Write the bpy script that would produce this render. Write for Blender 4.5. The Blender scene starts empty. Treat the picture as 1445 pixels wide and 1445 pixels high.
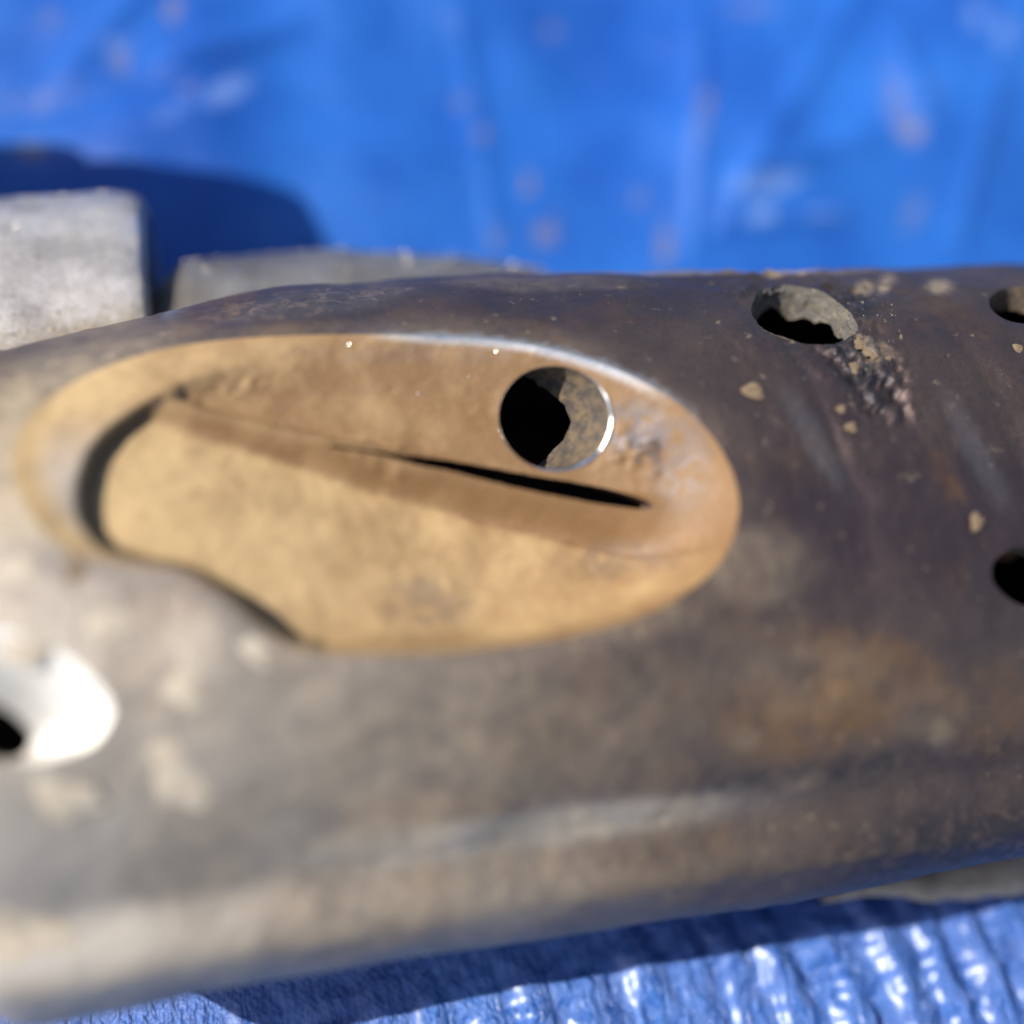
import bpy, bmesh, math, random
import numpy as np
from mathutils import Vector, Matrix, noise
from mathutils.geometry import delaunay_2d_cdt

random.seed(7); rng = np.random.default_rng(7)
SC = bpy.context.scene
COL = SC.collection
U = 0.001                                   # everything below is laid out in millimetres

# ------------------------------------------------------------------ camera
ELEV, YAW, ROLL, DIST, FOV = map(float, (62, 12, 14, 150, 50))
TGT = np.array([0., 0., 40.])
def make_cam():
    e, y, r = map(math.radians, (ELEV, YAW, ROLL))
    back = np.array([-math.sin(y), -math.cos(y) * math.cos(e), math.cos(y) * math.sin(e)])
    C = TGT + DIST * back; f = -back
    rt = np.cross(f, [0, 0, 1]); rt /= np.linalg.norm(rt); up = np.cross(rt, f)
    r2 = rt * math.cos(r) + up * math.sin(r); u2 = -rt * math.sin(r) + up * math.cos(r)
    return C, r2, u2, f, 722.5 / math.tan(math.radians(FOV) / 2)
CC, CR, CU, CF, FPX = make_cam()
def proj(P):
    d = np.asarray(P) - CC; z = d @ CF
    return np.stack([722.5 + FPX * (d @ CR) / z, 722.5 - FPX * (d @ CU) / z], -1)
def at(px, py, z=0.0):                      # the point of the place at height z seen at a photo position
    d = CF + CR * (px - 722.5) / FPX - CU * (py - 722.5) / FPX
    return CC + d * (z - CC[2]) / d[2]

cd = bpy.data.cameras.new('camera'); co = bpy.data.objects.new('camera', cd); COL.objects.link(co)
M = Matrix([list(CR), list(CU), list(-CF)]).transposed().to_4x4()
M.translation = Vector(CC * U); co.matrix_world = M
cd.sensor_fit = 'HORIZONTAL'; cd.sensor_width = 36; cd.lens = 18 / math.tan(math.radians(FOV) / 2)
cd.clip_start = 0.005; cd.clip_end = 20
cd.dof.use_dof = True; cd.dof.focus_distance = 0.147
APERTURE = 11.5                             # mm
cd.dof.aperture_fstop = cd.lens / APERTURE * 1.0
cd.dof.aperture_blades = 0
SC.camera = co

# ------------------------------------------------------------------ light
SUN_EL, SUN_AZ = 45.0, 172.0                # azimuth towards the sun, from +X anticlockwise
w = bpy.data.worlds.new('World'); SC.world = w; w.use_nodes = True
nt = w.node_tree; bgn = nt.nodes['Background']
sky = nt.nodes.new('ShaderNodeTexSky'); sky.sky_type = 'NISHITA'; sky.sun_disc = False
sky.sun_elevation = math.radians(SUN_EL); sky.sun_rotation = math.radians(90 - SUN_AZ)
nt.links.new(sky.outputs[0], bgn.inputs[0]); bgn.inputs[1].default_value = 0.11
sl = bpy.data.lights.new('sun', 'SUN'); sl.energy = 5.0; sl.angle = math.radians(0.5); sl.color = (1, .95, .87)
so = bpy.data.objects.new('sun', sl); COL.objects.link(so)
sd = Vector((math.cos(math.radians(SUN_AZ)) * math.cos(math.radians(SUN_EL)),
             math.sin(math.radians(SUN_AZ)) * math.cos(math.radians(SUN_EL)), math.sin(math.radians(SUN_EL))))
so.rotation_euler = sd.to_track_quat('Z', 'Y').to_euler(); so.location = sd * 2
SC.view_settings.view_transform = 'Standard'; SC.view_settings.look = 'None'
SC.view_settings.exposure = 0.36; SC.view_settings.gamma = 1
SC.render.engine = 'CYCLES'

# ------------------------------------------------------------------ helpers
def sstep(a, b, x):
    t = np.clip((np.asarray(x, float) - a) / (b - a), 0, 1); return t * t * (3 - 2 * t)
def vnoise(P, s, seed=0.0):
    P = np.asarray(P, float).reshape(-1, 3)
    return np.array([noise.noise(Vector((p[0] * s + seed, p[1] * s - seed, p[2] * s + 2 * seed))) for p in P])
def mesh_obj(name, V, F, mat, parent=None, attrs=None, smooth=True):
    me = bpy.data.meshes.new(name)
    me.from_pydata([tuple(v) for v in (np.asarray(V) * U).tolist()], [], [list(map(int, f)) for f in F])
    me.update()
    if smooth: me.polygons.foreach_set('use_smooth', [True] * len(me.polygons))
    for k, a in (attrs or {}).items():
        at_ = me.attributes.new(k, 'FLOAT', 'POINT'); at_.data.foreach_set('value', np.asarray(a, np.float32))
    me.materials.append(mat)
    o = bpy.data.objects.new(name, me); COL.objects.link(o)
    if parent: o.parent = parent
    return o
def in_poly(pts, poly):
    x, y = pts[:, 0], pts[:, 1]; r = np.zeros(len(pts), bool); n = len(poly)
    for i in range(n):
        x1, y1 = poly[i]; x2, y2 = poly[(i + 1) % n]
        c = (y1 > y) != (y2 > y)
        with np.errstate(divide='ignore', invalid='ignore'):
            r ^= c & (x < (x2 - x1) * (y - y1) / (y2 - y1 + 1e-30) + x1)
    return r
def dist_poly(pts, poly):
    best = np.full(len(pts), 1e9); n = len(poly)
    for i in range(n):
        a = poly[i]; b = poly[(i + 1) % n] - a; t = np.clip(((pts - a) @ b) / (b @ b + 1e-12), 0, 1)
        best = np.minimum(best, np.linalg.norm(pts - a - t[:, None] * b, axis=1))
    return best
def smooth_loop(pts, n, closed=True):       # Catmull-Rom, then even spacing
    P = np.array(pts, float); m = len(P); out = []
    for i in range(m):
        p0, p1, p2, p3 = P[(i - 1) % m], P[i], P[(i + 1) % m], P[(i + 2) % m]
        for t in np.linspace(0, 1, 12, endpoint=False):
            out.append(.5 * ((2 * p1) + (-p0 + p2) * t + (2 * p0 - 5 * p1 + 4 * p2 - p3) * t * t + (-p0 + 3 * p1 - 3 * p2 + p3) * t ** 3))
    Q = np.array(out); Q = np.vstack([Q, Q[:1]])
    L = np.r_[0, np.cumsum(np.linalg.norm(np.diff(Q, axis=0), axis=1))]
    s = np.linspace(0, L[-1], n, endpoint=False)
    return np.stack([np.interp(s, L, Q[:, 0]), np.interp(s, L, Q[:, 1])], -1)
def ellipse(cx, cy, rx, ry, rot=0, n=64, wob=0.0, seed=0):
    t = np.linspace(0, 2 * np.pi, n, endpoint=False); c, s = math.cos(math.radians(rot)), math.sin(math.radians(rot))
    k = 1 + wob * (np.sin(3 * t + seed) * .5 + np.sin(5 * t + 2.1 * seed) * .35 + np.sin(9 * t + seed) * .25)
    x, y = rx * np.cos(t) * k, ry * np.sin(t) * k
    return np.stack([cx + x * c - y * s, cy + x * s + y * c], -1)

# ------------------------------------------------------------------ materials
class Mat:
    def __init__(self, name):
        self.m = bpy.data.materials.new(name); self.m.use_nodes = True
        self.t = self.m.node_tree; self.b = self.t.nodes['Principled BSDF']
        self.tc = self.t.nodes.new('ShaderNodeTexCoord')
        mp = self.t.nodes.new('ShaderNodeMapping'); mp.inputs['Scale'].default_value = (1000,) * 3
        self.t.links.new(self.tc.outputs['Object'], mp.inputs[0]); self.co = mp.outputs[0]   # object coordinates in millimetres
    def n(self, kind, **kw):
        nd = self.t.nodes.new(kind)
        for k, v in kw.items():
            if isinstance(v, bpy.types.NodeSocket): self.t.links.new(v, nd.inputs[k])
            else: nd.inputs[k].default_value = v
        return nd
    def noise(self, scale, detail=4, rough=.6, dist=0.0, vec=None):
        nd = self.t.nodes.new('ShaderNodeTexNoise'); nd.inputs['Scale'].default_value = scale
        nd.inputs['Detail'].default_value = detail; nd.inputs['Roughness'].default_value = rough; nd.inputs['Distortion'].default_value = dist
        self.t.links.new(vec or self.co, nd.inputs['Vector']); return nd.outputs[0]
    def ramp(self, v, lo, hi, a=0.0, b=1.0):
        nd = self.t.nodes.new('ShaderNodeMapRange'); nd.interpolation_type = 'SMOOTHSTEP'
        nd.inputs[1].default_value = lo; nd.inputs[2].default_value = hi; nd.inputs[3].default_value = a; nd.inputs[4].default_value = b
        self.t.links.new(v, nd.inputs[0]); return nd.outputs[0]
    def math(self, op, a, b=0.0):
        nd = self.t.nodes.new('ShaderNodeMath'); nd.operation = op; nd.use_clamp = op in ('ADD', 'MULTIPLY')
        for i, v in enumerate((a, b)):
            if isinstance(v, bpy.types.NodeSocket): self.t.links.new(v, nd.inputs[i])
            else: nd.inputs[i].default_value = v
        return nd.outputs[0]
    def mix(self, f, a, b):
        nd = self.t.nodes.new('ShaderNodeMix'); nd.data_type = 'RGBA'
        for i, v in ((0, f), (6, a), (7, b)):
            if isinstance(v, bpy.types.NodeSocket): self.t.links.new(v, nd.inputs[i])
            elif i == 0: nd.inputs[i].default_value = v
            else: nd.inputs[i].default_value = (*v, 1)
        return nd.outputs[2]
    def fmix(self, f, a, b):
        nd = self.t.nodes.new('ShaderNodeMix'); nd.data_type = 'FLOAT'
        for i, v in ((0, f), (2, a), (3, b)):
            if isinstance(v, bpy.types.NodeSocket): self.t.links.new(v, nd.inputs[i])
            else: nd.inputs[i].default_value = v
        return nd.outputs[0]
    def attr(self, name):
        nd = self.t.nodes.new('ShaderNodeAttribute'); nd.attribute_name = name; return nd.outputs['Fac']
    def set(self, **kw):
        for k, v in kw.items():
            k = k.replace('_', ' ')
            if isinstance(v, bpy.types.NodeSocket): self.t.links.new(v, self.b.inputs[k])
            else: self.b.inputs[k].default_value = (*v, 1) if isinstance(v, tuple) else v
    def bump(self, h, dist, strength=1.0, prev=None):   # dist in millimetres
        nd = self.t.nodes.new('ShaderNodeBump'); nd.inputs['Distance'].default_value = dist * U; nd.inputs['Strength'].default_value = strength
        self.t.links.new(h, nd.inputs['Height'])
        if prev: self.t.links.new(prev, nd.inputs['Normal'])
        self.t.links.new(nd.outputs[0], self.b.inputs['Normal']); return nd.outputs[0]

def shell_material():
    m = Mat('rusty_dark_steel')
    big, mid, fine = m.noise(.045, 4), m.noise(.22, 6, .65), m.noise(1.6, 6, .7)
    base = m.mix(m.ramp(big, .35, .65), (.080, .057, .064), (.128, .090, .080))
    base = m.mix(m.ramp(fine, .45, .75, 0, .55), base, (.052, .040, .042))
    rust = m.math('MULTIPLY', m.math('ADD', m.attr('rust'), m.ramp(m.noise(.075, 5, .6, .5),   .50, .70, 0, .22)), m.ramp(mid, .3, .6, .35, 1))
    base = m.mix(rust, base, (.30, .150, .065))
    speck = m.math('MULTIPLY', m.ramp(m.noise(.55, 5, .6), .63, .70), .6)
    dust = m.math('ADD', m.math('MULTIPLY', m.attr('dust'), m.ramp(m.noise(.35, 6, .7), .25, .62, .45, 1)), m.math('MULTIPLY', speck, .55))
    base = m.mix(dust, base, (.43, .325, .20)); fm = m.attr('film_or_glare'); base = m.mix(fm, base, (.47, .425, .365)); chip_shade = m.math('MULTIPLY', m.attr('chip_shade'), m.ramp(m.noise(.40, 6, .7, .8), .42, .52)); base = m.mix(chip_shade, base, (.055, .050, .056)); dust = m.math('MAXIMUM', dust, fm)
    wear_or_glow = m.attr('wear_or_glow'); base = m.mix(wear_or_glow, base, (.55, .53, .52))
    m.set(Base_Color=base, Metallic=m.fmix(wear_or_glow, m.fmix(dust, .80, .15), .9),
          Roughness=m.fmix(wear_or_glow, m.fmix(dust, m.ramp(mid, .3, .7, .45, .53), .56), .33))
    p = m.bump(m.math('ADD', m.noise(.5, 5, .6), m.math('MULTIPLY', chip_shade, -.8)), .30, .7); m.bump(m.noise(2.6, 5, .7), .10, .7, p)
    return m.m
def pocket_material():
    m = Mat('rust_dusted_steel')
    a, b, c = m.noise(.10, 4, .55), m.noise(.35, 6, .65), m.noise(2.4, 6, .7)
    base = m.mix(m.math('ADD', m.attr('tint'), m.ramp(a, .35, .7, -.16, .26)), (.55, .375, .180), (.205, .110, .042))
    base = m.mix(m.ramp(b, .5, .72, 0, .5), base, (.30, .17, .08))
    base = m.mix(m.ramp(c, .5, .8, 0, .18), base, (.66, .52, .32))
    bare = m.math('MULTIPLY', m.attr('bare'), m.ramp(m.noise(.42, 5, .6, .6), .40, .54))
    base = m.mix(bare, base, (.13, .105, .100)); base = m.mix(m.attr('film_or_glare'), base, (.47, .405, .345))
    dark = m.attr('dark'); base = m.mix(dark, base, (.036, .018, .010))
    wear_or_glow = m.math('MULTIPLY', m.attr('wear_or_glow'), m.ramp(c, .3, .55, .5, 1)); base = m.mix(wear_or_glow, base, (.75, .74, .74))
    m.set(Base_Color=base, Metallic=m.fmix(wear_or_glow, m.fmix(bare, 0.0, .4), .95), Roughness=m.fmix(wear_or_glow, m.fmix(bare, .62, .5), .3))
    p = m.bump(b, .14, .5); m.bump(c, .06, .7, p)
    return m.m
def bore_material(name, col, col2, metal, rough, amp=.3):
    m = Mat(name); b, c = m.noise(.7, 6, .7), m.noise(3.0, 5, .7)
    base = m.mix(m.ramp(b, .42, .62), col, col2); base = m.mix(m.ramp(c, .58, .75, 0, .6), base, (.45, .38, .28))
    m.set(Base_Color=base, Metallic=metal, Roughness=rough)
    p = m.bump(b, amp * 1.6, 1); m.bump(c, amp, 1, p); return m.m
def cast_material(nm='cast_grey_metal', k=1.0):
    m = Mat(nm); a, b, c = m.noise(.12, 5), m.noise(.8, 6, .7), m.noise(3.5, 5, .75)
    base = m.mix(m.ramp(a, .35, .65), (.36 * k, .335 * k, .33 * k), (.56 * k, .53 * k, .515 * k))
    base = m.mix(m.math('MULTIPLY', m.attr('dust'), m.ramp(b, .35, .6)), base, (.36, .27, .15))
    base = m.mix(m.ramp(c, .50, .62, 0, .75), base, (.08, .07, .065))
    m.set(Base_Color=base, Metallic=.85, Roughness=m.ramp(b, .3, .7, .34, .46))
    p = m.bump(b, .45, 1); m.bump(c, .30, 1, p); return m.m
def simple(name, col, col2, rough, metal=0.0, s=.6, amp=.1):
    m = Mat(name); b = m.noise(s, 5, .65)
    m.set(Base_Color=m.mix(m.ramp(b, .35, .65), col, col2), Roughness=rough, Metallic=metal); m.bump(b, amp, 1); return m.m
def tarp_material():
    m = Mat('blue_tarpaulin')
    a, b = m.noise(.025, 4), m.noise(.11, 6, .7)
    base = m.mix(m.ramp(a, .3, .7), (.022, .135, .50), (.013, .085, .39))
    dirt = m.math('MULTIPLY', m.attr('dirt'), m.ramp(m.noise(.45, 5, .6), .35, .6))
    film_or_glare = m.ramp(b, .60, .78, 0, .16)
    base = m.mix(m.math('ADD', film_or_glare, dirt), base, (.27, .22, .18))
    base = m.mix(m.math('MULTIPLY', m.attr('scuff'), m.ramp(m.noise(.9, 5, .7), .4, .62, .2, .9)), base, (.30, .45, .80))
    m.set(Base_Color=base, Roughness=m.ramp(b, .3, .7, .24, .36), Specular_IOR_Level=m.fmix(m.attr('crinkle'), .3, 1.0), Coat_Weight=m.attr('crinkle'), Coat_Roughness=.33)
    mp = m.n('ShaderNodeMapping'); m.t.links.new(m.co, mp.inputs[0]); mp.inputs['Scale'].default_value = (1, .35, 1)
    cr = m.attr('crinkle'); sx = m.n('ShaderNodeSeparateXYZ'); m.t.links.new(m.co, sx.inputs[0])
    def raw(op, a_, b_):
        nd = m.t.nodes.new('ShaderNodeMath'); nd.operation = op
        for i_, v_ in enumerate((a_, b_)):
            if isinstance(v_, bpy.types.NodeSocket): m.t.links.new(v_, nd.inputs[i_])
            else: nd.inputs[i_].default_value = v_
        return nd.outputs[0]
    weave = raw('MULTIPLY', raw('SINE', raw('MULTIPLY', sx.outputs[0], 5.2), 0), raw('SINE', raw('MULTIPLY', sx.outputs[1], 5.2), 0))
    p0 = m.bump(weave, .05, .8)
    p = m.bump(m.math('MULTIPLY', m.noise(.6, 5, .6, 0, mp.outputs[0]), m.fmix(cr, .15, 1.0)), 2.2, 1.0, p0); m.bump(m.noise(3.2, 4, .7), .10, .6, p)
    return m.m
M_SHELL, M_POCKET, M_CAST, M_TARP = shell_material(), pocket_material(), cast_material(k=1.3), tarp_material()
M_CAST2 = cast_material('speckled_brown_cast_metal', .60)
M_BORE = bore_material('pitted_bore_steel', (.16, .135, .12), (.36, .26, .16), .35, .45, .5)
M_BORE2 = bore_material('grimy_bore_steel', (.24, .22, .20), (.36, .31, .24), .35, .45, .5)
M_BRIGHT = bore_material('bright_worn_steel', (.86, .83, .78), (.74, .68, .60), .8, .5, .1)
M_DARKRUST = simple('dark_rust', (.06, .035, .025), (.10, .055, .035), .9)
M_RING = simple('polished_edge_steel', (.85, .85, .85), (.75, .74, .73), .22, 1.0, 1.2, .05)
M_MUD = simple('dried_mud', (.52, .44, .34), (.40, .33, .24), .7)
M_MUD2 = simple('dusty_brown_metal', (.46, .33, .23), (.55, .42, .31), .6, .1)
M_MUD3 = simple('brown_mud_fleck', (.22, .155, .09), (.15, .10, .06), .8, 0, 1.2, .2)
M_GRIT = simple('pale_grit', (.66, .60, .50), (.42, .35, .25), .25, .3, 1.0)
M_SOIL = simple('brown_soil', (.24, .15, .09), (.36, .26, .17), .9)

# ------------------------------------------------------------------ tarpaulin (the ground)
def tarp_h(X, Y):
    P = np.stack([X.ravel(), Y.ravel(), 0 * X.ravel()], -1)
    n1 = vnoise(P, .011, 3.1).reshape(X.shape); n2 = vnoise(P * [1, .8, 1], .03, 9.2).reshape(X.shape)
    far = sstep(60, 110, Y)
    h = far * (12 + 6.6 * n1 + 2.6 * n2 + .8 * vnoise(P, .075, 41.).reshape(X.shape))
    h += (1 - far) * .6 * n2 + .22 * np.clip(Y - 112, 0, 160)
    # stiff folded creases behind the bar
    for (a, b, amp, wd) in CREASES:
        a, b = np.array(a), np.array(b); d = b - a; L = np.linalg.norm(d); d /= L; nrm = np.array([-d[1], d[0]])
        t = (X - a[0]) * d[0] + (Y - a[1]) * d[1]; s = (X - a[0]) * nrm[0] + (Y - a[1]) * nrm[1]
        h += 1.7 * amp * np.exp(-np.abs(s) / (wd * .8)) * sstep(-6, 8, t) * (1 - sstep(L - 8, L + 6, t))
    # gathered pleats in front of the bar
    near = 1 - sstep(-60, -46, Y)
    q = X + .12 * (Y + 60) + 2.2 * vnoise(P, .06, 5.5).reshape(X.shape)
    n4 = vnoise(P * [1, .35, 1], .22, 1.5).reshape(X.shape); n5 = vnoise(P * [1, .7, 1], .55, 4.5).reshape(X.shape)
    amp = .25 + .75 * sstep(-40, 60, X)
    pl = np.abs(np.sin(q * .42)) ** 1.4 * .9 + .45 * np.abs(np.sin(q * .93 + 1.0))
    h += near * (2.0 * amp * pl + 1.6 * n4 + .9 * n5)
    return h
def w2(px, py, z=6): return tuple(at(px, py, z)[:2])
CREASES = [(w2(970, 60), w2(985, 350), .8, 2.0), (w2(780, 90), w2(970, 88), .6, 2.0), (w2(1190, 40), w2(1010, 330), .9, 3.0),
           (w2(1010, 270), w2(1230, 215), 1.3, 3.0), (w2(1030, 310), w2(1200, 300), 1.2, 2.2), (w2(220, 165), w2(420, 100), 1.3, 3.0),
           (w2(90, 190), w2(250, 40), .9, 3.5), (w2(640, 60), w2(700, 330), .6, 2.6), (w2(1380, 130), w2(1360, 340), .9, 3.0),
           (w2(1230, 90), w2(1300, 230), .9, 3.0), (w2(1370, 0), w2(1430, 90), 1.4, 3.0), (w2(160, 225), w2(330, 210), .7, 3.0),
           (w2(500, 40), w2(900, 140), .5, 4.0), (w2(820, 190), w2(1000, 180), .4, 2.5)]
def stretched(lo, hi, step, far, k=1.35):
    c = list(np.arange(lo, hi + .1, step)); s = step
    while c[-1] < far: s *= k; c.append(c[-1] + s)
    s = step
    while c[0] > -far: s *= k; c.insert(0, c[0] - s)
    return np.array(c)
xs = stretched(-100, 170, 1.1, 900); ys = np.r_[stretched(-110, -40, .6, 900)]
ys = np.r_[ys[ys < -40], np.arange(-40, 230, 1.6)]; s = 1.6; ys = list(ys)
while ys[-1] < 900: s *= 1.3; ys.append(ys[-1] + s)
ys = np.array(ys)
X, Y = np.meshgrid(xs, ys); H = tarp_h(X, Y)
V = np.stack([X.ravel(), Y.ravel(), H.ravel()], -1); nx = len(xs)
I = np.arange(len(ys) - 1)[:, None] * nx + np.arange(nx - 1)[None]; I = I.ravel()
F = np.stack([I, I + 1, I + nx + 1, I + nx], -1)
pv = proj(V); dirt = np.zeros(len(V)); scuff = np.zeros(len(V))
def blob(pv, cx, cy, rx, ry, rot=0):
    c, s = math.cos(math.radians(rot)), math.sin(math.radians(rot)); dx, dy = pv[:, 0] - cx, pv[:, 1] - cy
    return 1 - sstep(.35, 1.0, np.sqrt(((dx * c + dy * s) / rx) ** 2 + ((-dx * s + dy * c) / ry) ** 2))
for b in [(990, 170, 16, 60, 8, .45), (1265, 140, 24, 75, -15, .45), (700, 335, 10, 18, 0, 1.3), (770, 330, 28, 24, 0, .5), (940, 340, 14, 40, 5, 1.0), (170, 85, 22, 26, 0, .6),
          (265, 125, 16, 16, 0, .5), (650, 145, 14, 20, 0, .5), (680, 190, 12, 14, 0, .7), (745, 260, 12, 24, 0, .8), (1285, 185, 24, 22, 0, .9), (245, 12, 20, 24, 0, .7),
          (45, 212, 35, 14, 0, 1.0), (1290, 300, 16, 40, 20, .5), (780, 45, 18, 18, 0, .5), (1060, 10, 60, 14, 0, .3), (60, 145, 14, 14, 0, .5), (70, 25, 14, 26, 0, .35), (900, 280, 14, 14, 0, .4), (630, 30, 12, 26, 0, .3)]:
    dirt = np.maximum(dirt, b[5] * blob(pv, *b[:5]))
for b in [(320, 128, 50, 22, -25, .8), (1085, 258, 70, 20, -8, .8), (1075, 303, 30, 14, 0, .9), (1160, 303, 40, 10, 0, .7), (245, 155, 40, 12, -20, .4), (1378, 22, 16, 24, 0, .7), (1418, 45, 14, 34, 10, .8), (160, 60, 40, 20, 0, .3)]:
    scuff = np.maximum(scuff, b[5] * blob(pv, *b[:5]))
tarp = mesh_obj('tarpaulin', V, F, M_TARP, None, {'dirt': dirt, 'scuff': scuff, 'crinkle': 1 - sstep(-50, -30, V[:, 1])}); tarp['kind'] = 'structure'

# ------------------------------------------------------------------ the perforated bar: shell function
XB = [-130, -90, -77, -67, -45, -30, 0, 30, 60, 100, 150]
AB = [27, 28, 30.5, 34.6, 39.5, 43.3, 42.8, 39.8, 36.3, 33, 30]
AF = [36, 37, 39.5, 51.2, 51.4, 51.8, 53.3, 55.2, 55.8, 56, 56]
_x = np.arange(-160, 181, 1.0); _k = np.exp(-(np.arange(-20, 21) / 7.0) ** 2); _k /= _k.sum()
AB = np.convolve(np.r_[[AB[0]] * 20, np.interp(_x, XB, AB), [AB[-1]] * 20], _k, 'valid'); _k2 = np.exp(-(np.arange(-20, 21) / 2.5) ** 2); _k2 /= _k2.sum()
AF = np.convolve(np.r_[[AF[0]] * 20, np.interp(_x, XB, AF), [AF[-1]] * 20], _k2, 'valid'); XB = _x
ZC, BT, RS = 30.0, 32.0, 45.0
def shell(x, s):                            # s = angle * RS, from the back (0) over the top to the front
    x = np.asarray(x, float); ph = np.asarray(s, float) / RS
    c, sn = np.cos(ph), np.sin(ph)
    fl = sstep(-76, -64, x); d = np.degrees(ph)
    k = 1 - .105 * fl * (1 - sstep(157, 164, d)) * sstep(100, 140, d) * 1.0
    k = np.where(d > 90, k, 1.0)
    a = np.where(c > 0, np.interp(x, XB, AB), np.interp(x, XB, AF) * k)
    bz = np.where(sn > 0, BT, ZC - .3)
    return np.stack([x, a * c, ZC + bz * sn], -1)
def shell_n(x, s, e=.3):
    a = shell(x + e, s) - shell(x - e, s); b = shell(x, s + e) - shell(x, s - e); n = np.cross(a, b)
    return n / np.linalg.norm(n, axis=-1, keepdims=True) * np.sign(1.0)
if shell_n(0., 90 / 57.2958 * RS)[2] < 0:
    _sn = shell_n; shell_n = lambda x, s, e=.3: -_sn(x, s, e)
def invert(pix, fn, x0=0., s0=None):        # (x, s) of the surface points seen at photo positions
    pix = np.asarray(pix, float); q = np.zeros((len(pix), 2))
    gx, gs = np.meshgrid(np.linspace(-95, 95, 96), np.radians(np.linspace(22, 185, 90)) * RS); g = np.stack([gx.ravel(), gs.ravel()], -1)
    pg = proj(fn(g[:, 0], g[:, 1]))
    for i, p in enumerate(pix): q[i] = g[((pg - p) ** 2).sum(1).argmin()]
    for _ in range(8):
        f0 = proj(fn(q[:, 0], q[:, 1])); e = .05
        jx = (proj(fn(q[:, 0] + e, q[:, 1])) - f0) / e; js = (proj(fn(q[:, 0], q[:, 1] + e)) - f0) / e
        r = pix - f0; det = jx[:, 0] * js[:, 1] - jx[:, 1] * js[:, 0]; det = np.where(np.abs(det) < 1e-3, 1e-3, det)
        dx = (r[:, 0] * js[:, 1] - r[:, 1] * js[:, 0]) / det; ds = (jx[:, 0] * r[:, 1] - jx[:, 1] * r[:, 0]) / det
        q += np.clip(np.stack([dx, ds], -1), -3, 3)
    return q

OUTER = smooth_loop([(18, 655), (40, 590), (95, 545), (170, 510), (260, 487), (360, 476), (480, 472), (600, 474), (700, 480), (790, 496), (880, 526), (960, 572),
                     (1015, 630), (1042, 700), (1030, 770), (985, 825), (900, 872), (780, 903), (640, 920), (520, 924), (430, 918), (370, 890), (310, 840), (250, 806), (170, 796), (95, 776), (42, 725)], 260)
INNER = smooth_loop([(100, 690), (120, 625), (165, 580), (230, 540), (310, 512), (390, 494), (480, 484), (600, 483), (700, 489), (790, 505), (875, 534), (952, 579),
                     (1006, 634), (1032, 702), (1021, 767), (978, 818), (896, 864), (778, 894), (640, 911), (520, 915), (436, 909), (378, 881), (320, 833), (258, 800), (190, 788), (140, 770), (110, 735)], 260)
QO, QI = invert(OUTER, shell), invert(INNER, shell)
qc = QI.mean(0); O0 = shell(*qc); N0 = shell_n(*qc)
E1 = np.array([1., 0, 0]); E1 -= N0 * (E1 @ N0); E1 /= np.linalg.norm(E1); E2 = np.cross(N0, E1)
if E2[1] < 0: E2 = -E2
def local(P): d = P - O0; return np.stack([d @ E1, d @ E2, d @ N0], -1)
def pix_local(px, py, wv):                  # photo position at local height wv
    d = CF + CR * (px - 722.5) / FPX - CU * (py - 722.5) / FPX; t = (wv - (CC - O0) @ N0) / (d @ N0)
    return local(CC + d * t)[:2]
SL0, SL1 = pix_local(330, 606, -9), pix_local(922, 724, -10)
CB0, CB1 = pix_local(170, 597, -7), pix_local(930, 785, -8)
def line_b(a, p, q): return p[1] + (a - p[0]) / (q[0] - p[0]) * (q[1] - p[1])
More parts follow.
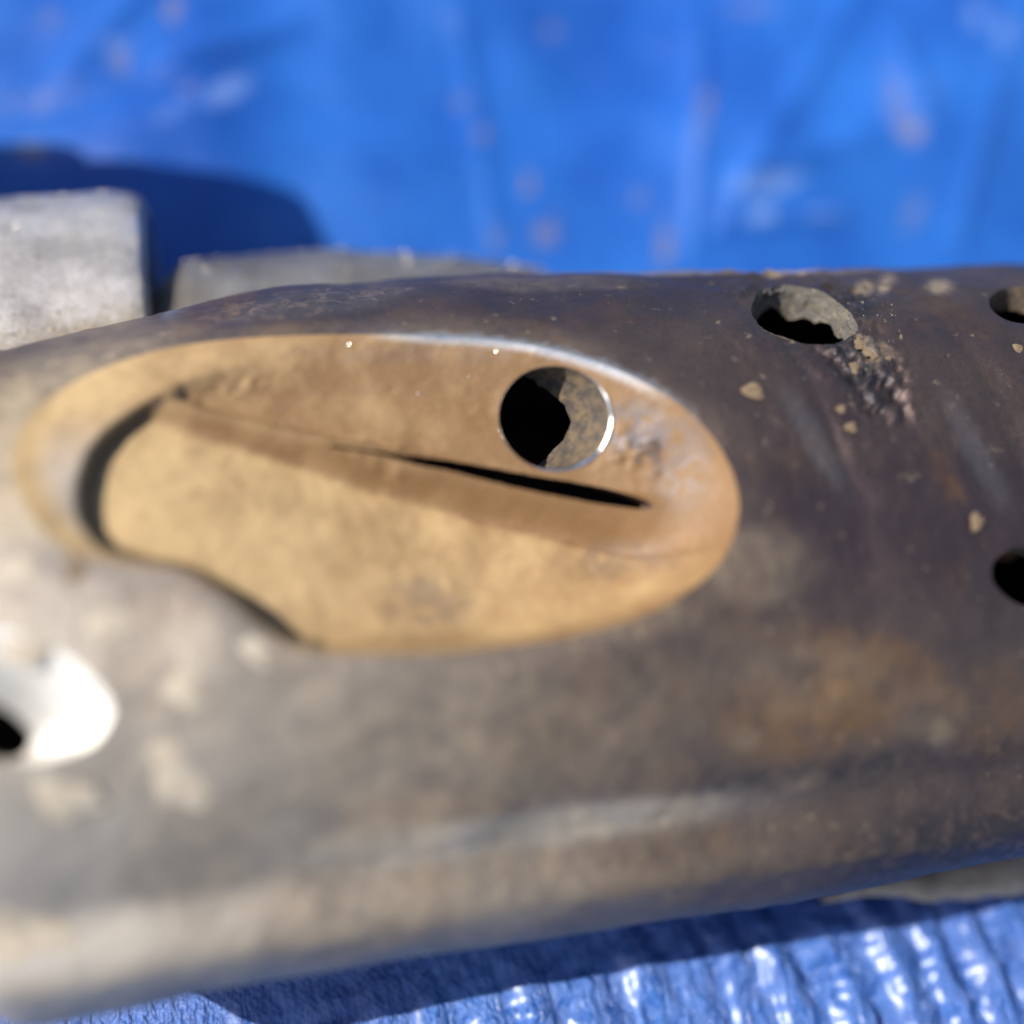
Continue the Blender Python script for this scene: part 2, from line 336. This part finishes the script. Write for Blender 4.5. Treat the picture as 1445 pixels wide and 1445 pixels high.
# wall run-out width round the rim, by direction
ci = INNER.mean(0)
def rim_ww(p):
    x, y = p
    if y > 770 and x < 460: return 1.6                      # the S-shaped lip
    if x < 175: return 1.3
    if x < 420 and y < 640: return 1.3 + (x - 175) / 245 * 6
    if y < 640 and x < 850: return 8.0
    if y > 800: return 6.0 + 4 * max(0, (x - 700) / 300)
    return 15.0
WW = np.array([rim_ww(p) for p in INNER]); WW = np.convolve(np.r_[WW[-6:], WW, WW[:6]], np.ones(13) / 13, 'valid')
QH = None
def pocket(x, s, full=False):
    x = np.atleast_1d(np.asarray(x, float)); s = np.atleast_1d(np.asarray(s, float)); q = np.stack([x, s], -1)
    S = shell(x, s); L = local(S); a, b, w0 = L.T
    inside = in_poly(q, QI); di = dist_poly(q, QI) * np.where(inside, 1, -1); do = dist_poly(q, QO)
    D2 = ((q[:, None] - QI[None, ::2]) ** 2).sum(-1) + .01; wt = D2 ** -2; ww = (wt * WW[None, ::2]).sum(1) / wt.sum(1)
    ta = (a - SL0[0]) / (SL1[0] - SL0[0])
    b2 = line_b(a, SL0, SL1); b1 = line_b(a, CB0, CB1)
    fl = -4.0 - 6.6 * sstep(-.45, .6, ta) - .03 * (b - b1)
    band = sstep(0, 1, (b - b1) / np.maximum(b2 - 1.2 - b1, .8)) * (1.4 + 3.0 * sstep(-.3, .5, ta)) * (1 - sstep(.93, 1.25, ta))
    up = sstep(0, 1.6, b - b2 + .8)
    back = -7.4 + 3.4 * (1 - sstep(-.5, .25, ta)) + .10 * np.maximum(b - b2, 0)
    wf = (fl + band) * (1 - up) + back * up
    gw = .15 + .95 * sstep(.25, .75, ta); g = np.exp(-((b - b2 - .1) / gw) ** 6) * sstep(.22, .55, ta) * (1 - sstep(.965, 1.0, ta))
    g = g * 0
    ch = 1.3 * np.clip(do / np.maximum(do - np.minimum(di, 0), 1e-6), 0, 1)
    chi = np.where(di > 0, 1.3 * np.clip(do / .8, 0, 1), ch)
    t = np.clip(di / ww, 0, 1); bl = np.where(ww < 3, t * t * (3 - 2 * t), 1 - (1 - t) ** 2.2)
    depth = chi + np.clip(di, 0, 1e9) ** 0 * np.where(di > 0, np.maximum(w0 - wf - chi, 0) * bl, 0)
    P = S - N0 * depth[:, None]
    if full: return P, dict(a=a, b=b, ta=ta, b1=b1, b2=b2, g=g * (di > 0), di=di, do=do, ww=ww)
    return P
def invert_pocket(pix):
    return invert(pix, lambda x, s: pocket(x, s))
HOLE = ellipse(783, 590, 80, 74, 8, 120, .006, 3)
QH = invert_pocket(HOLE)
SLIT = np.array([(470, 628), (520, 635), (570, 642), (620, 648), (670, 656), (720, 665), (770, 674), (820, 682), (870, 693), (905, 704), (924, 714), (908, 719), (880, 716), (840, 710), (790, 701), (740, 691), (690, 679), (640, 666), (590, 656), (540, 643), (500, 636), (465, 631)], float)
SLIT = smooth_loop(SLIT, 170) + rng.normal(0, .35, (170, 2))
QS = invert_pocket(SLIT)

# ---- openings drilled in the shell: rim loops given where they are seen
def hole_loop(*a, **k): return invert(ellipse(*a, **k), shell)
HB = hole_loop(1133, 445, 76, 39, 14, 130, .05, 1.0) + rng.normal(0, .06, (130, 2))           # ragged hole on the back shoulder
HC = hole_loop(1448, 431, 53, 26, 6, 56, .02, 2.0)
HD = hole_loop(1462, 815, 64, 43, 12, 56, .02, 3.0)
HL = hole_loop(-35, 972, 196, 92, 14, 72, .03, 4.0)            # countersunk hole at the left
LOOPS = [QO, HB, HC, HD, HL]

def cdt(points, loops, keep_in=None, holes=()):
    verts = [Vector(p) for lp in loops for p in lp]; edges = []; k = 0
    for lp in loops:
        n = len(lp); edges += [(k + i, k + (i + 1) % n) for i in range(n)]; k += n
    verts += [Vector(p) for p in points]
    v, e, f, *_ = delaunay_2d_cdt(verts, edges, [], 0, 1e-5)
    v = np.array([tuple(p) for p in v]); f = np.array([t for t in f if len(t) == 3])
    c = v[f].mean(1); ok = np.ones(len(f), bool)
    if keep_in is not None: ok &= in_poly(c, keep_in)
    for h in holes: ok &= ~in_poly(c, h)
    return v, f[ok]
def clear_of(pts, loops, r):
    ok = np.ones(len(pts), bool)
    for lp in loops:
        m = (pts[:, 0] > lp[:, 0].min() - 3) & (pts[:, 0] < lp[:, 0].max() + 3) & (pts[:, 1] > lp[:, 1].min() - 3) & (pts[:, 1] < lp[:, 1].max() + 3)
        d = np.full(len(pts), 9.); d[m] = dist_poly(pts[m], lp); ok &= d > r
    return ok

root = bpy.data.objects.new('steel_housing', None); COL.objects.link(root)
root['label'] = 'rusty dark steel bar with eye-shaped opening and round holes on the blue tarp'
root['category'] = 'metal part'

# shell mesh
S0, S1 = math.radians(-90) * RS, math.radians(270) * RS
gx = np.arange(-130, 150.1, 1.3); gs = np.arange(math.radians(12) * RS, math.radians(196) * RS, 1.1)
G1 = np.stack(np.meshgrid(gx, gs), -1).reshape(-1, 2); G1[1:-1] += rng.uniform(-.2, .2, (len(G1) - 2, 2))
G1[:, 0] = np.clip(G1[:, 0], -130, 150)
G2 = np.stack(np.meshgrid(np.arange(-130, 150.1, 5), np.r_[np.linspace(S0, gs[0] - 3, 18), np.linspace(gs[-1] + 3, S1, 18)]), -1).reshape(-1, 2)
G3 = np.stack(np.meshgrid(np.arange(28, 60, .42), np.arange(46, 82, .42)), -1).reshape(-1, 2) + .05
G1 = G1[~((G1[:, 0] > 27.5) & (G1[:, 0] < 60.5) & (G1[:, 1] > 45.5) & (G1[:, 1] < 82.5))]
fr = np.array([(x, s) for x in (-130, 150) for s in np.arange(S0, S1, 2.5)])
pts = np.vstack([G1, G2, G3, fr]); ok = clear_of(pts, LOOPS, .3)
for lp in LOOPS: ok &= ~in_poly(pts, lp)
v, f = cdt(pts[ok], LOOPS, None, LOOPS)
P = shell(v[:, 0], v[:, 1]); N = shell_n(v[:, 0], v[:, 1])
near_loop = np.minimum.reduce([dist_poly(v, lp) for lp in LOOPS]); lf = sstep(0, 2, near_loop)
rel = (vnoise(P, .09, 2.0) * .55 + vnoise(P, .35, 6.0) * .16 + vnoise(P, .9, 8.0) * .07) * lf
pv = proj(P)
rough_zone = np.maximum.reduce([blob(pv, 1190, 480, 90, 60, 40), blob(pv, 1240, 540, 60, 90, -25), .7 * blob(pv, 1120, 405, 160, 50, 5)])
rel += rough_zone * sstep(0, .8, near_loop) * (vnoise(P, .6, 12.) * .9 + np.abs(vnoise(P, 1.3, 14.)) * .9 - .2)
rel -= .55 * rough_zone * sstep(0, .8, near_loop) * sstep(.02, .10, vnoise(P * [1, .6, 1], .32, 31.))
# shallow worn grooves round the bar
for gx0, am in ((36, -.22), (60, -.25), (64, .18)):
    rel += am * np.exp(-((v[:, 0] - gx0 - 1.0 * np.sin(v[:, 1] * .1)) / 1.1) ** 2) * sstep(45, 60, v[:, 1]) * (1 - sstep(95, 110, v[:, 1]))
P = P + N * rel[:, None]
dust = np.zeros(len(P)); rust = np.zeros(len(P)); wear_or_glow = np.zeros(len(P))
dq = dist_poly(v, QO)
leftside = 1 - sstep(0, 420, pv[:, 0])
dust = np.maximum(dust, (1 - sstep(0, 20, dq)) * leftside * 1.0 * (1 - sstep(740, 800, pv[:, 1])))
dust = np.maximum(dust, (1 - sstep(0.5, 7, dq)) * .25 * (1 - sstep(480, 520, pv[:, 1]) * .6))
film_or_glare = sstep(720, 1000, pv[:, 1]) * (1 - sstep(500, 1300, pv[:, 0])) * .42 + sstep(760, 900, pv[:, 1]) * .10
dust = np.maximum(dust, film_or_glare)
for b in [(1060, 800, 130, 90, 0, .35), (1130, 960, 200, 90, -10, .28), (900, 880, 160, 50, -12, .4), (1300, 1000, 120, 70, 0, .2), (560, 1180, 220, 40, -6, .75), (850, 1155, 280, 34, -8, .75),
          (130, 470, 130, 40, -25, .35), (430, 430, 200, 28, -8, .35), (1220, 405, 20, 14, 0, .7), (1325, 405, 26, 16, 0, .7), (1230, 500, 30, 26, 0, .55), (1110, 383, 70, 8, 0, .8), (760, 400, 200, 14, 0, .25),
          (60, 1290, 200, 60, 0, .6), (230, 1265, 70, 60, 0, .5), (1250, 400, 14, 22, 30, .6), (900, 384, 500, 5, 0, .5)]:
    dust = np.maximum(dust, b[5] * blob(pv, *b[:5]))
for b in [(660, 1045, 50, 42, 60), (545, 1150, 90, 30, -6), (820, 1010, 60, 40, 0), (1052, 1045, 34, 28, 0), (385, 955, 40, 26, 20), (195, 1010, 36, 26, 0), (482, 1042, 34, 28, 0), (20, 1145, 50, 34, 0), (232, 1262, 60, 34, 0), (740, 950, 44, 24, 0), (1330, 1035, 24, 34, 10), (480, 960, 40, 30, 0), (690, 1100, 40, 24, 0), (1130, 1100, 60, 16, -8)]:
    dust = np.maximum(dust, .42 * blob(pv, *b))
for b in [(1150, 1010, 190, 90, -10, .75), (1250, 940, 150, 60, 20, .6), (1400, 1000, 120, 90, 0, .4), (1350, 690, 16, 22, 0, .7), (600, 1140, 160, 40, -6, .5), (60, 430, 200, 60, 0, .3), (300, 440, 90, 30, -20, .6), (1330, 660, 20, 40, -20, .5), (1410, 1180, 60, 60, 0, .2)]:
    rust = np.maximum(rust, b[5] * blob(pv, *b[:5]))
chip_shade_z = np.maximum.reduce([blob(pv, 1215, 520, 110, 50, 52), .9 * blob(pv, 1400, 1190, 360, 90, -9), .6 * blob(pv, 1250, 1075, 420, 22, -8), blob(pv, 1200, 430, 60, 40, 20), .7 * blob(pv, 420, 430, 260, 34, -6), .6 * blob(pv, 1120, 500, 50, 14, 50), .5 * blob(pv, 1000, 405, 400, 24, 0)])  # chipped scale by the hole; lower-right underside and crease have shade painted in
pale_glare = sstep(560, 1000, pv[:, 1]) * (1 - sstep(-100, 950, pv[:, 0])) * .75  # left-weighted paleness puts lens glare into the colour
pale_glare = np.maximum(pale_glare, (1 - sstep(-150, 420, pv[:, 0])) * .5 * (.35 + .65 * sstep(600, 800, pv[:, 1])))
pale_glare = np.maximum(pale_glare, .30 * blob(pv, 450, 1330, 600, 110, -9)); pale_glare = np.maximum(pale_glare, .8 * blob(pv, 20, 1340, 420, 130, -8)); pale_glare = np.maximum(pale_glare, .6 * blob(pv, 690, 1180, 520, 45, -8))
pale_glare *= .7 + .3 * sstep(-.3, .3, vnoise(P, .12, 21.))
wear_or_glow = (1 - sstep(.1, .9, dq)) * sstep(480, 640, pv[:, 0]) * (1 - sstep(900, 1010, pv[:, 0])) * (pv[:, 1] < 640)
wear_or_glow = np.maximum(wear_or_glow, .5 * blob(pv, 15, 1330, 90, 60, 0)); wear_or_glow = np.maximum(wear_or_glow, .45 * blob(pv, 245, 430, 16, 30, 15)); wear_or_glow = np.maximum(wear_or_glow, .12 * blob(pv, 1150, 620, 24, 120, -32)); wear_or_glow = np.maximum(wear_or_glow, .12 * blob(pv, 1380, 640, 24, 130, -30))  # lower-left patch is a glow painted as bright metal
body = mesh_obj('outer_shell', P, f, M_SHELL, root, {'dust': dust, 'rust': rust, 'wear_or_glow': wear_or_glow, 'film_or_glare': pale_glare, 'chip_shade': chip_shade_z})
# end caps of the bar, beyond the frame
for x0 in (-130, 150):
    sg = np.arange(S0, S1, 2.5); ring = shell(np.full(len(sg), float(x0)), sg); r2 = ring.copy(); r2[:, 0] += 6 * np.sign(x0)
    cen = ring.mean(0); r2[:, 1:] = cen[1:] + (r2[:, 1:] - cen[1:]) * .86
    V = np.vstack([ring, r2, [cen + [7 * np.sign(x0), 0, 0]]]); n = len(sg)
    F = [(i, (i + 1) % n, n + (i + 1) % n, n + i) for i in range(n)] + [(n + i, n + (i + 1) % n, 2 * n) for i in range(n)]
    mesh_obj('end_cap', V, F, M_SHELL, root, {'dust': np.full(len(V), .2), 'rust': np.full(len(V), .4), 'wear_or_glow': np.zeros(len(V))})

# pocket (recess inside the opening)
px0, px1, ps0, ps1 = QO[:, 0].min(), QO[:, 0].max(), QO[:, 1].min(), QO[:, 1].max()
G = np.stack(np.meshgrid(np.arange(px0, px1, .55), np.arange(ps0, ps1, .42)), -1).reshape(-1, 2); G += rng.uniform(-.08, .08, G.shape)
G = G[in_poly(G, QO)]; G = G[clear_of(G, [QO, QH, QS], .22)]; G = G[~in_poly(G, QH) & ~in_poly(G, QS)]
extra = [QI + (QI.mean(0) - QI) * 0]
v, f = cdt(G, [QO, QH, QS], QO, [QH, QS])
P, info = pocket(v[:, 0], v[:, 1], True)
pv = proj(P); dh = np.minimum(dist_poly(v, QH), dist_poly(v, QS)); lf = sstep(0, 1.2, np.minimum(info['do'], dh))
P = P + N0 * ((vnoise(P, .16, 4.) * .25 + vnoise(P, .55, 5.) * .10 + vnoise(P, 1.3, 6.) * .06) * lf)[:, None]
crumb = np.maximum.reduce([blob(pv, 560, 650, 120, 26, 10), blob(pv, 880, 640, 80, 50, 30), .6 * blob(pv, 330, 545, 130, 24, -15)])
P = P + N0 * (crumb * lf * np.maximum(vnoise(P, .8, 15.), 0) * 1.6)[:, None]
bare = np.maximum.reduce([blob(pv, 900, 610, 75, 60, 25), .7 * blob(pv, 960, 650, 60, 90, 0), .35 * blob(pv, 600, 850, 90, 60, 0), .3 * blob(pv, 330, 880, 120, 70, 0), .30 * blob(pv, 880, 790, 120, 40, 0), .25 * blob(pv, 600, 500, 300, 20, 0)])
wearp = (1 - sstep(.15, 1.1, info['do'])) * sstep(500, 620, pv[:, 0]) * (1 - sstep(860, 960, pv[:, 0])) * (pv[:, 1] < 640)
tint = np.clip((pv[:, 0] - 120) / 860, 0, 1) * .46 + .66 * sstep(-.7, .7, info['b'] - info['b1']) * (.72 + .28 * sstep(.5, 3.0, info['di'])) * sstep(90, 330, pv[:, 0]) - .16 * sstep(2, 7, info['b'] - info['b2'])  # step band's shade is painted in here on top of the rust tone
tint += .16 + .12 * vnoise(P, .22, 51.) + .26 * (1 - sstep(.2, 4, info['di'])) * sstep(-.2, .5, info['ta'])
dk = np.maximum(.9 * sstep(.2, .6, info['g']), .85 * (sstep(.05, .5, info['di']) * (1 - sstep(1.3, 2.6, info['di'])) * (info['ww'] < 2.4)))  # unlit lip wall gets its shade painted in as dark colour
mesh_obj('recess', P, f, M_POCKET, root, {'bare': bare, 'wear_or_glow': wearp, 'dark': dk, 'tint': tint, 'film_or_glare': np.where(info['di'] < .3, .75, .0) * (1 - sstep(150, 300, pv[:, 0])) * sstep(1.0, 4.5, info['do']) * sstep(560, 690, pv[:, 1])})

# bores: a wall going down from a rim loop
def bore(name, ring, d, length, mat, parent, rag=.0, flare=1.0, n=10, inset=0.0, label=None):
    ring = np.asarray(ring); m = len(ring); cen = ring.mean(0); V = []
    for j in range(n + 1):
        t = j / n; k = 1 + (flare - 1) * t; R = cen + (ring - cen) * (k - inset) + d * (length * t)
        if rag and j: R = R + d * (rag * t * (vnoise(ring, .28, 3.) + .16 * vnoise(ring, .9, 5.)))[:, None] + (ring - cen) * (min(1, t * 4) * rag * (.022 * vnoise(R, .7, 7.) + .012 * vnoise(R, 1.6, 9.)))[:, None]
        V.append(R)
    V = np.vstack(V); F = [(j * m + i, j * m + (i + 1) % m, (j + 1) * m + (i + 1) % m, (j + 1) * m + i) for j in range(n) for i in range(m)]
    o = mesh_obj(name, V, F, mat, parent)
    if label: o['label'] = label
    return o
RH = pocket(QH[:, 0], QH[:, 1])
bore('slit_wall', pocket(QS[:, 0], QS[:, 1]), -N0 * .90 + E2 * .42, 5.0, M_DARKRUST, root, n=4)
hn = -(N0 * .90 + E1 * .50) + E2 * .47; hn /= np.linalg.norm(hn)
bore('drilled_bore', RH, hn, 9.0, M_BORE, root, rag=1.7, flare=1.0, n=16, label='pitted bore wall of the round hole inside the opening')
# polished burnished edge ring
def ring_tube(name, ring, r, mat, parent, sel=None):
    m = len(ring); cen = ring.mean(0); V = []; K = 8
    for i in range(m):
        tg = ring[(i + 1) % m] - ring[i - 1]; tg /= np.linalg.norm(tg); o = ring[i] - cen; o -= tg * (o @ tg); o /= np.linalg.norm(o); bn = np.cross(tg, o)
        ri = r[i] if hasattr(r, '__len__') else r
        for k in range(K):
            a = 2 * np.pi * k / K; V.append(ring[i] + ri * (o * math.cos(a) + bn * math.sin(a)))
    F = [(i * K + k, i * K + (k + 1) % K, ((i + 1) % m) * K + (k + 1) % K, ((i + 1) % m) * K + k) for i in range(m) for k in range(K)]
    return mesh_obj(name, V, F, mat, parent)
ta = np.linspace(0, 2 * np.pi, len(RH), endpoint=False)
rr = .012 + .30 * np.clip(np.cos(ta - math.radians(22)), 0, 1) ** .9 * (1 + .25 * np.sin(ta * 9))
ring_tube('hole_edge', RH * 1.0, rr, M_RING, root)['label'] = 'bright worn edge ring of the drilled hole'
for q, mat, ln in ((HB, M_BORE2, 4.4), (HC, M_BORE, 3.6), (HD, M_BORE2, 6)):
    R = shell(q[:, 0], q[:, 1]); nn = shell_n(q[:, 0].mean(), q[:, 1].mean())
    bore('side_hole', R, -nn, ln, mat, root, rag=2.6 if q is HB else 1.5, flare=.95, n=16)
# countersunk hole at the left, its cone worn bright
R = shell(HL[:, 0], HL[:, 1]); nn = shell_n(HL[:, 0].mean(), HL[:, 1].mean()); c = R.mean(0)
R2 = c + (R - c) * .5 - nn * 4.0 + np.array([-2.0, -4.2, 0]); m = len(R)
V = np.vstack([R, R2, R2 - nn * 9]); F = [(j * m + i, j * m + (i + 1) % m, (j + 1) * m + (i + 1) % m, (j + 1) * m + i) for j in range(2) for i in range(m)]
cs = mesh_obj('countersunk_hole', V, F, M_BRIGHT, root); cs['label'] = 'wide countersunk hole with bright worn metal cone'

# ---- cast grey lug and rib running behind the bar
def rounded_bar(name, stations, mat, parent, dustf=None, nseg=44, disp=.35, seed=1.):
    """stations: (x, yc, zc, ry, rz, power); closed at both ends"""
    V = []; A = []
    for (x, yc, zc, ry, rz, pw) in stations:
        for k in range(nseg):
            a = 2 * np.pi * k / nseg; c, s = math.cos(a), math.sin(a)
            V.append((x, yc + ry * abs(c) ** (2 / pw) * np.sign(c), zc + rz * abs(s) ** (2 / pw) * np.sign(s)))
    V = np.array(V); n = len(stations); cen = V.reshape(n, nseg, 3).mean(1)
    out = V - np.repeat(cen, nseg, 0); out /= np.linalg.norm(out, axis=1, keepdims=True) + 1e-9
    V = V + out * (disp * (vnoise(V, .25, seed) + .5 * vnoise(V, .7, seed + 3)))[:, None]
    F = [(j * nseg + k, j * nseg + (k + 1) % nseg, (j + 1) * nseg + (k + 1) % nseg, (j + 1) * nseg + k) for j in range(n - 1) for k in range(nseg)]
    F += [tuple(range(nseg)), tuple(range((n - 1) * nseg, n * nseg))[::-1]]
    pv = proj(V)
    return mesh_obj(name, V, F, mat, parent, {'dust': dustf(pv) if dustf else np.zeros(len(V))})
def lerp_st(tab, step=1.0):
    xs_ = [t[0] for t in tab]; X_ = np.unique(np.r_[np.arange(xs_[0], xs_[-1], step), xs_])
    return [tuple([x] + [float(np.interp(x, xs_, [t[i] for t in tab])) for i in range(1, 6)]) for x in X_]
LX = at(206, 360, 36)[0]; LP = at(200, 262, 36)              # right end of the lug, top of its silhouette
ly, lz = LP[1] - 16.5, 25.
lug = rounded_bar('cast_lug', lerp_st([(-128, ly, lz, 18, 12, 3.2), (-126, ly, lz, 22, 14.6, 2.1), (LX - 5, ly, lz, 22, 14.6, 2.1), (LX - 2.5, ly, lz, 21.4, 14.1, 2.1), (LX - .8, ly, lz, 20.3, 13.2, 2.1), (LX, ly, lz, 18.4, 11.6, 2.1)]), M_CAST, root,
                  lambda pv: sstep(0, 1, (pv[:, 1] - (430 + (200 - pv[:, 0]) * .25)) / 60 + .5) * .9)
RP = at(480, 344, 32); RE = at(735, 352, 32); RL = at(232, 354, 32)
ry0 = RP[1] - 12.5
rib = rounded_bar('cast_rib', lerp_st([(RL[0] - 3, ry0 - 3, 24, 12, 7, 2.6), (RL[0], ry0 - 1, 24.5, 14, 9, 2.1), (RL[0] + 3, ry0, 25, 15, 10, 2.1), (RP[0], ry0, 25, 15, 9.8, 2.1), (RE[0] - 10, RE[1] - 11.5, 25, 15, 9, 2.1), (RE[0] + 3, RE[1] - 14, 24, 14, 8, 2.6), (RE[0] + 10, RE[1] - 17, 23, 12, 7, 2.4)]), M_CAST2, root,
                  lambda pv: .35 * (1 - sstep(230, 330, pv[:, 0])), disp=.3, seed=5.)
# unseen blocks added left of the frame, shaped to cast shadows on the tarp
def shadow_block(name, x0, x1, y0, y1, z0, z1, sk=0.0):
    return rounded_bar(name, lerp_st([(x0, (y0 + y1) / 2, (z0 + z1) / 2, (y1 - y0) / 2 * .85, (z1 - z0) / 2 * .95, 9), (x0 + 2, (y0 + y1) / 2, (z0 + z1) / 2, (y1 - y0) / 2, (z1 - z0) / 2, 9), (x1 - 2, (y0 + y1) / 2 + sk, (z0 + z1) / 2, (y1 - y0) / 2, (z1 - z0) / 2, 9), (x1, (y0 + y1) / 2 + sk, (z0 + z1) / 2, (y1 - y0) / 2 * .85, (z1 - z0) / 2 * .95, 9)]), M_CAST, root)
shadow_block('shadow_caster', -114, -84, 80, 99, 16, 77, 4.5)
shadow_block('shadow_caster', -124, -91, 92, 108, 14, 49)
shadow_block('shadow_caster', -128, -96, 103, 131, 12, 34)
# low foot peeping out from under the bar at the lower right
fa, fb = at(1165, 1289, 3), at(1445, 1275, 5)
rounded_bar('lower_foot', lerp_st([(fa[0], fa[1] + 2.2, 3.4, 1.0, .6, 2.2), (fa[0] + 8, fa[1] + 2.6, 4.0, 1.4, 1.0, 2.2), ((fa[0] + fb[0]) / 2, (fa[1] + fb[1]) / 2 + 3.2, 4, 2.2, 1.5, 2.2), (fb[0], fb[1] + 5, 4, 3.6, 2.2, 2.4), (fb[0] + 60, fb[1] + 5.5, 4, 4, 2.2, 2.4)]), M_MUD2, root, disp=.35)

# ------------------------------------------------------------------ mud spots on the bar (patches proud of the shell)
SPOTS = [(1062, 553, 16, 11, 20), (1377, 737, 9, 14, 0), (252, 1095, 60, 32, 55), (350, 915, 40, 18, 25), (262, 975, 32, 26, 30), (150, 878, 34, 24, 0), (35, 920, 40, 22, 0), 
         (28, 806, 32, 20, 0), (106, 806, 18, 20, 0), (92, 1125, 54, 28, 10), (1186, 578, 7, 6, 0), (1200, 604, 9, 7, 20), (30, 1320, 70, 40, 0),
         (1437, 492, 9, 6, 10), (1228, 494, 10, 15, -20), (1212, 486, 8, 10, 0), (1205, 520, 6, 9, -20), (1252, 512, 5, 9, 0), (1270, 478, 5, 8, 0)]
for i, (cx, cy, rx, ry, rot) in enumerate(SPOTS):
    pix = ellipse(cx, cy, rx, ry, rot, 14, .34, i * 1.7); q = invert(np.vstack([pix, [[cx, cy]]]), shell); qc_ = q[-1]; rings = []
    sz = (rx + ry) * .05
    for t, hgt in ((1, .0), (.75, .10), (.4, .15)):
        qq = qc_ + (q[:14] - qc_) * t; rings.append(shell(qq[:, 0], qq[:, 1]) + shell_n(qq[:, 0], qq[:, 1]) * (.16 + hgt * min(1.6, .3 + sz * .4)))
    tip = shell(qc_[:1], qc_[1:]) + shell_n(qc_[:1], qc_[1:]) * (.16 + .17 * min(1.6, .3 + sz * .4))
    small = rx < 20; V = np.vstack(rings + [tip]); F = [(j * 14 + k, j * 14 + (k + 1) % 14, (j + 1) * 14 + (k + 1) % 14, (j + 1) * 14 + k) for j in range(2) for k in range(14)] + [(28 + k, 28 + (k + 1) % 14, 42) for k in range(14)]
    mesh_obj('mud_spot', V, F, M_MUD3 if small else M_MUD, root)

# ------------------------------------------------------------------ grit
def grains(name, centres, sizes, mat, parent):
    base = np.array([(1, 0, 0), (-1, 0, 0), (0, 1, 0), (0, -1, 0), (0, 0, 1), (0, 0, -1)], float); fc = [(0, 2, 4), (2, 1, 4), (1, 3, 4), (3, 0, 4), (2, 0, 5), (1, 2, 5), (3, 1, 5), (0, 3, 5)]
    V, F = [], []
    for c, s_ in zip(centres, sizes):
        k = len(V); R = np.array(Matrix.Rotation(random.uniform(0, 6.28), 3, Vector(rng.normal(size=3)).normalized())); sc = rng.uniform(.5, 1.2, 3)
        V += list(c + ((base * sc) @ R.T) * s_); F += [(a + k, b + k, d + k) for a, b, d in fc]
    o = mesh_obj(name, V, F, mat, parent, smooth=False); o['kind'] = 'stuff'; return o
def on_mesh(o, n, pred):
    me = o.data; co_ = np.empty(len(me.vertices) * 3); me.vertices.foreach_get('co', co_); co_ = co_.reshape(-1, 3) / U
    no = np.empty(len(me.vertices) * 3); me.vertices.foreach_get('normal', no); no = no.reshape(-1, 3); pv_ = proj(co_)
    ok_ = np.where(pred(pv_, no, co_))[0]; pick = rng.choice(ok_, min(n, len(ok_) * 3)); return co_[pick] + rng.normal(0, .35, (len(pick), 3)) * (1 - np.abs(no[pick]))
c1 = on_mesh(lug, 260, lambda p, n, c: (n[:, 2] > -.2) & (p[:, 0] > -60)); c2 = on_mesh(rib, 520, lambda p, n, c: (n[:, 2] > -.2) & (n[:, 1] > -.2))
c1b = on_mesh(lug, 500, lambda p, n, c: (p[:, 1] > 400) & (p[:, 0] > -20) & (n[:, 2] > .1))
c3 = on_mesh(body, 260, lambda p, n, c: (p[:, 1] < 400) & (p[:, 0] > 200) & (n[:, 2] > -.1) & (c[:, 1] > 25))
c4 = on_mesh(body, 90, lambda p, n, c: (blob(p, 1215, 470, 60, 70, 30) > .1))
cc = np.vstack([c1, c2, c1b, c3, c4]); grains('grit', cc, rng.uniform(.08, .30, len(cc)) * rng.uniform(.6, 1.2, len(cc)) * np.r_[np.full(len(c1) + len(c2), 1.5), np.ones(len(cc) - len(c4) - len(c1) - len(c2)), np.full(len(c4), .45)], M_GRIT, root)
gp = np.vstack([ellipse(*c, n=k) + rng.normal(0, c[2] * .5, (k, 2)) for c, k in (((428, 606, 6, 6), 5), ((490, 485, 5, 3), 4), ((425, 497, 6, 5), 4), ((560, 570, 60, 14), 9), ((870, 655, 24, 14), 7), ((640, 500, 60, 6), 8), ((350, 560, 60, 20), 7))])
gq = invert_pocket(gp); gpos = pocket(gq[:, 0], gq[:, 1]) + N0 * .12
grains('glinting_grains', gpos, rng.uniform(.07, .16, len(gpos)), M_RING, root)
# crumbs of soil on the tarp
sc_ = []
for (cx, cy, sp, n) in ((700, 332, 5, 8), (772, 325, 14, 12), (938, 335, 7, 10), (745, 262, 5, 5), (1285, 185, 12, 8), (45, 212, 16, 10), (990, 170, 10, 10), (680, 190, 5, 4), (265, 125, 6, 4), (1075, 303, 10, 4)):
    for _ in range(n):
        p = at(cx + random.gauss(0, sp), cy + random.gauss(0, sp * 1.3), 6); sc_.append(p)
sc_ = np.array(sc_); sc_[:, 2] = tarp_h(sc_[:, 0:1], sc_[:, 1:2])[:, 0] + .1
o = grains('soil_crumbs', sc_, rng.uniform(.2, .6, len(sc_)), M_SOIL, None); o['label'] = 'loose brown soil crumbs scattered on blue tarp behind the bar'; o['category'] = 'soil'
print('tris', sum(len(o.data.loop_triangles) or len(o.data.polygons) for o in bpy.data.objects if o.type == 'MESH'))
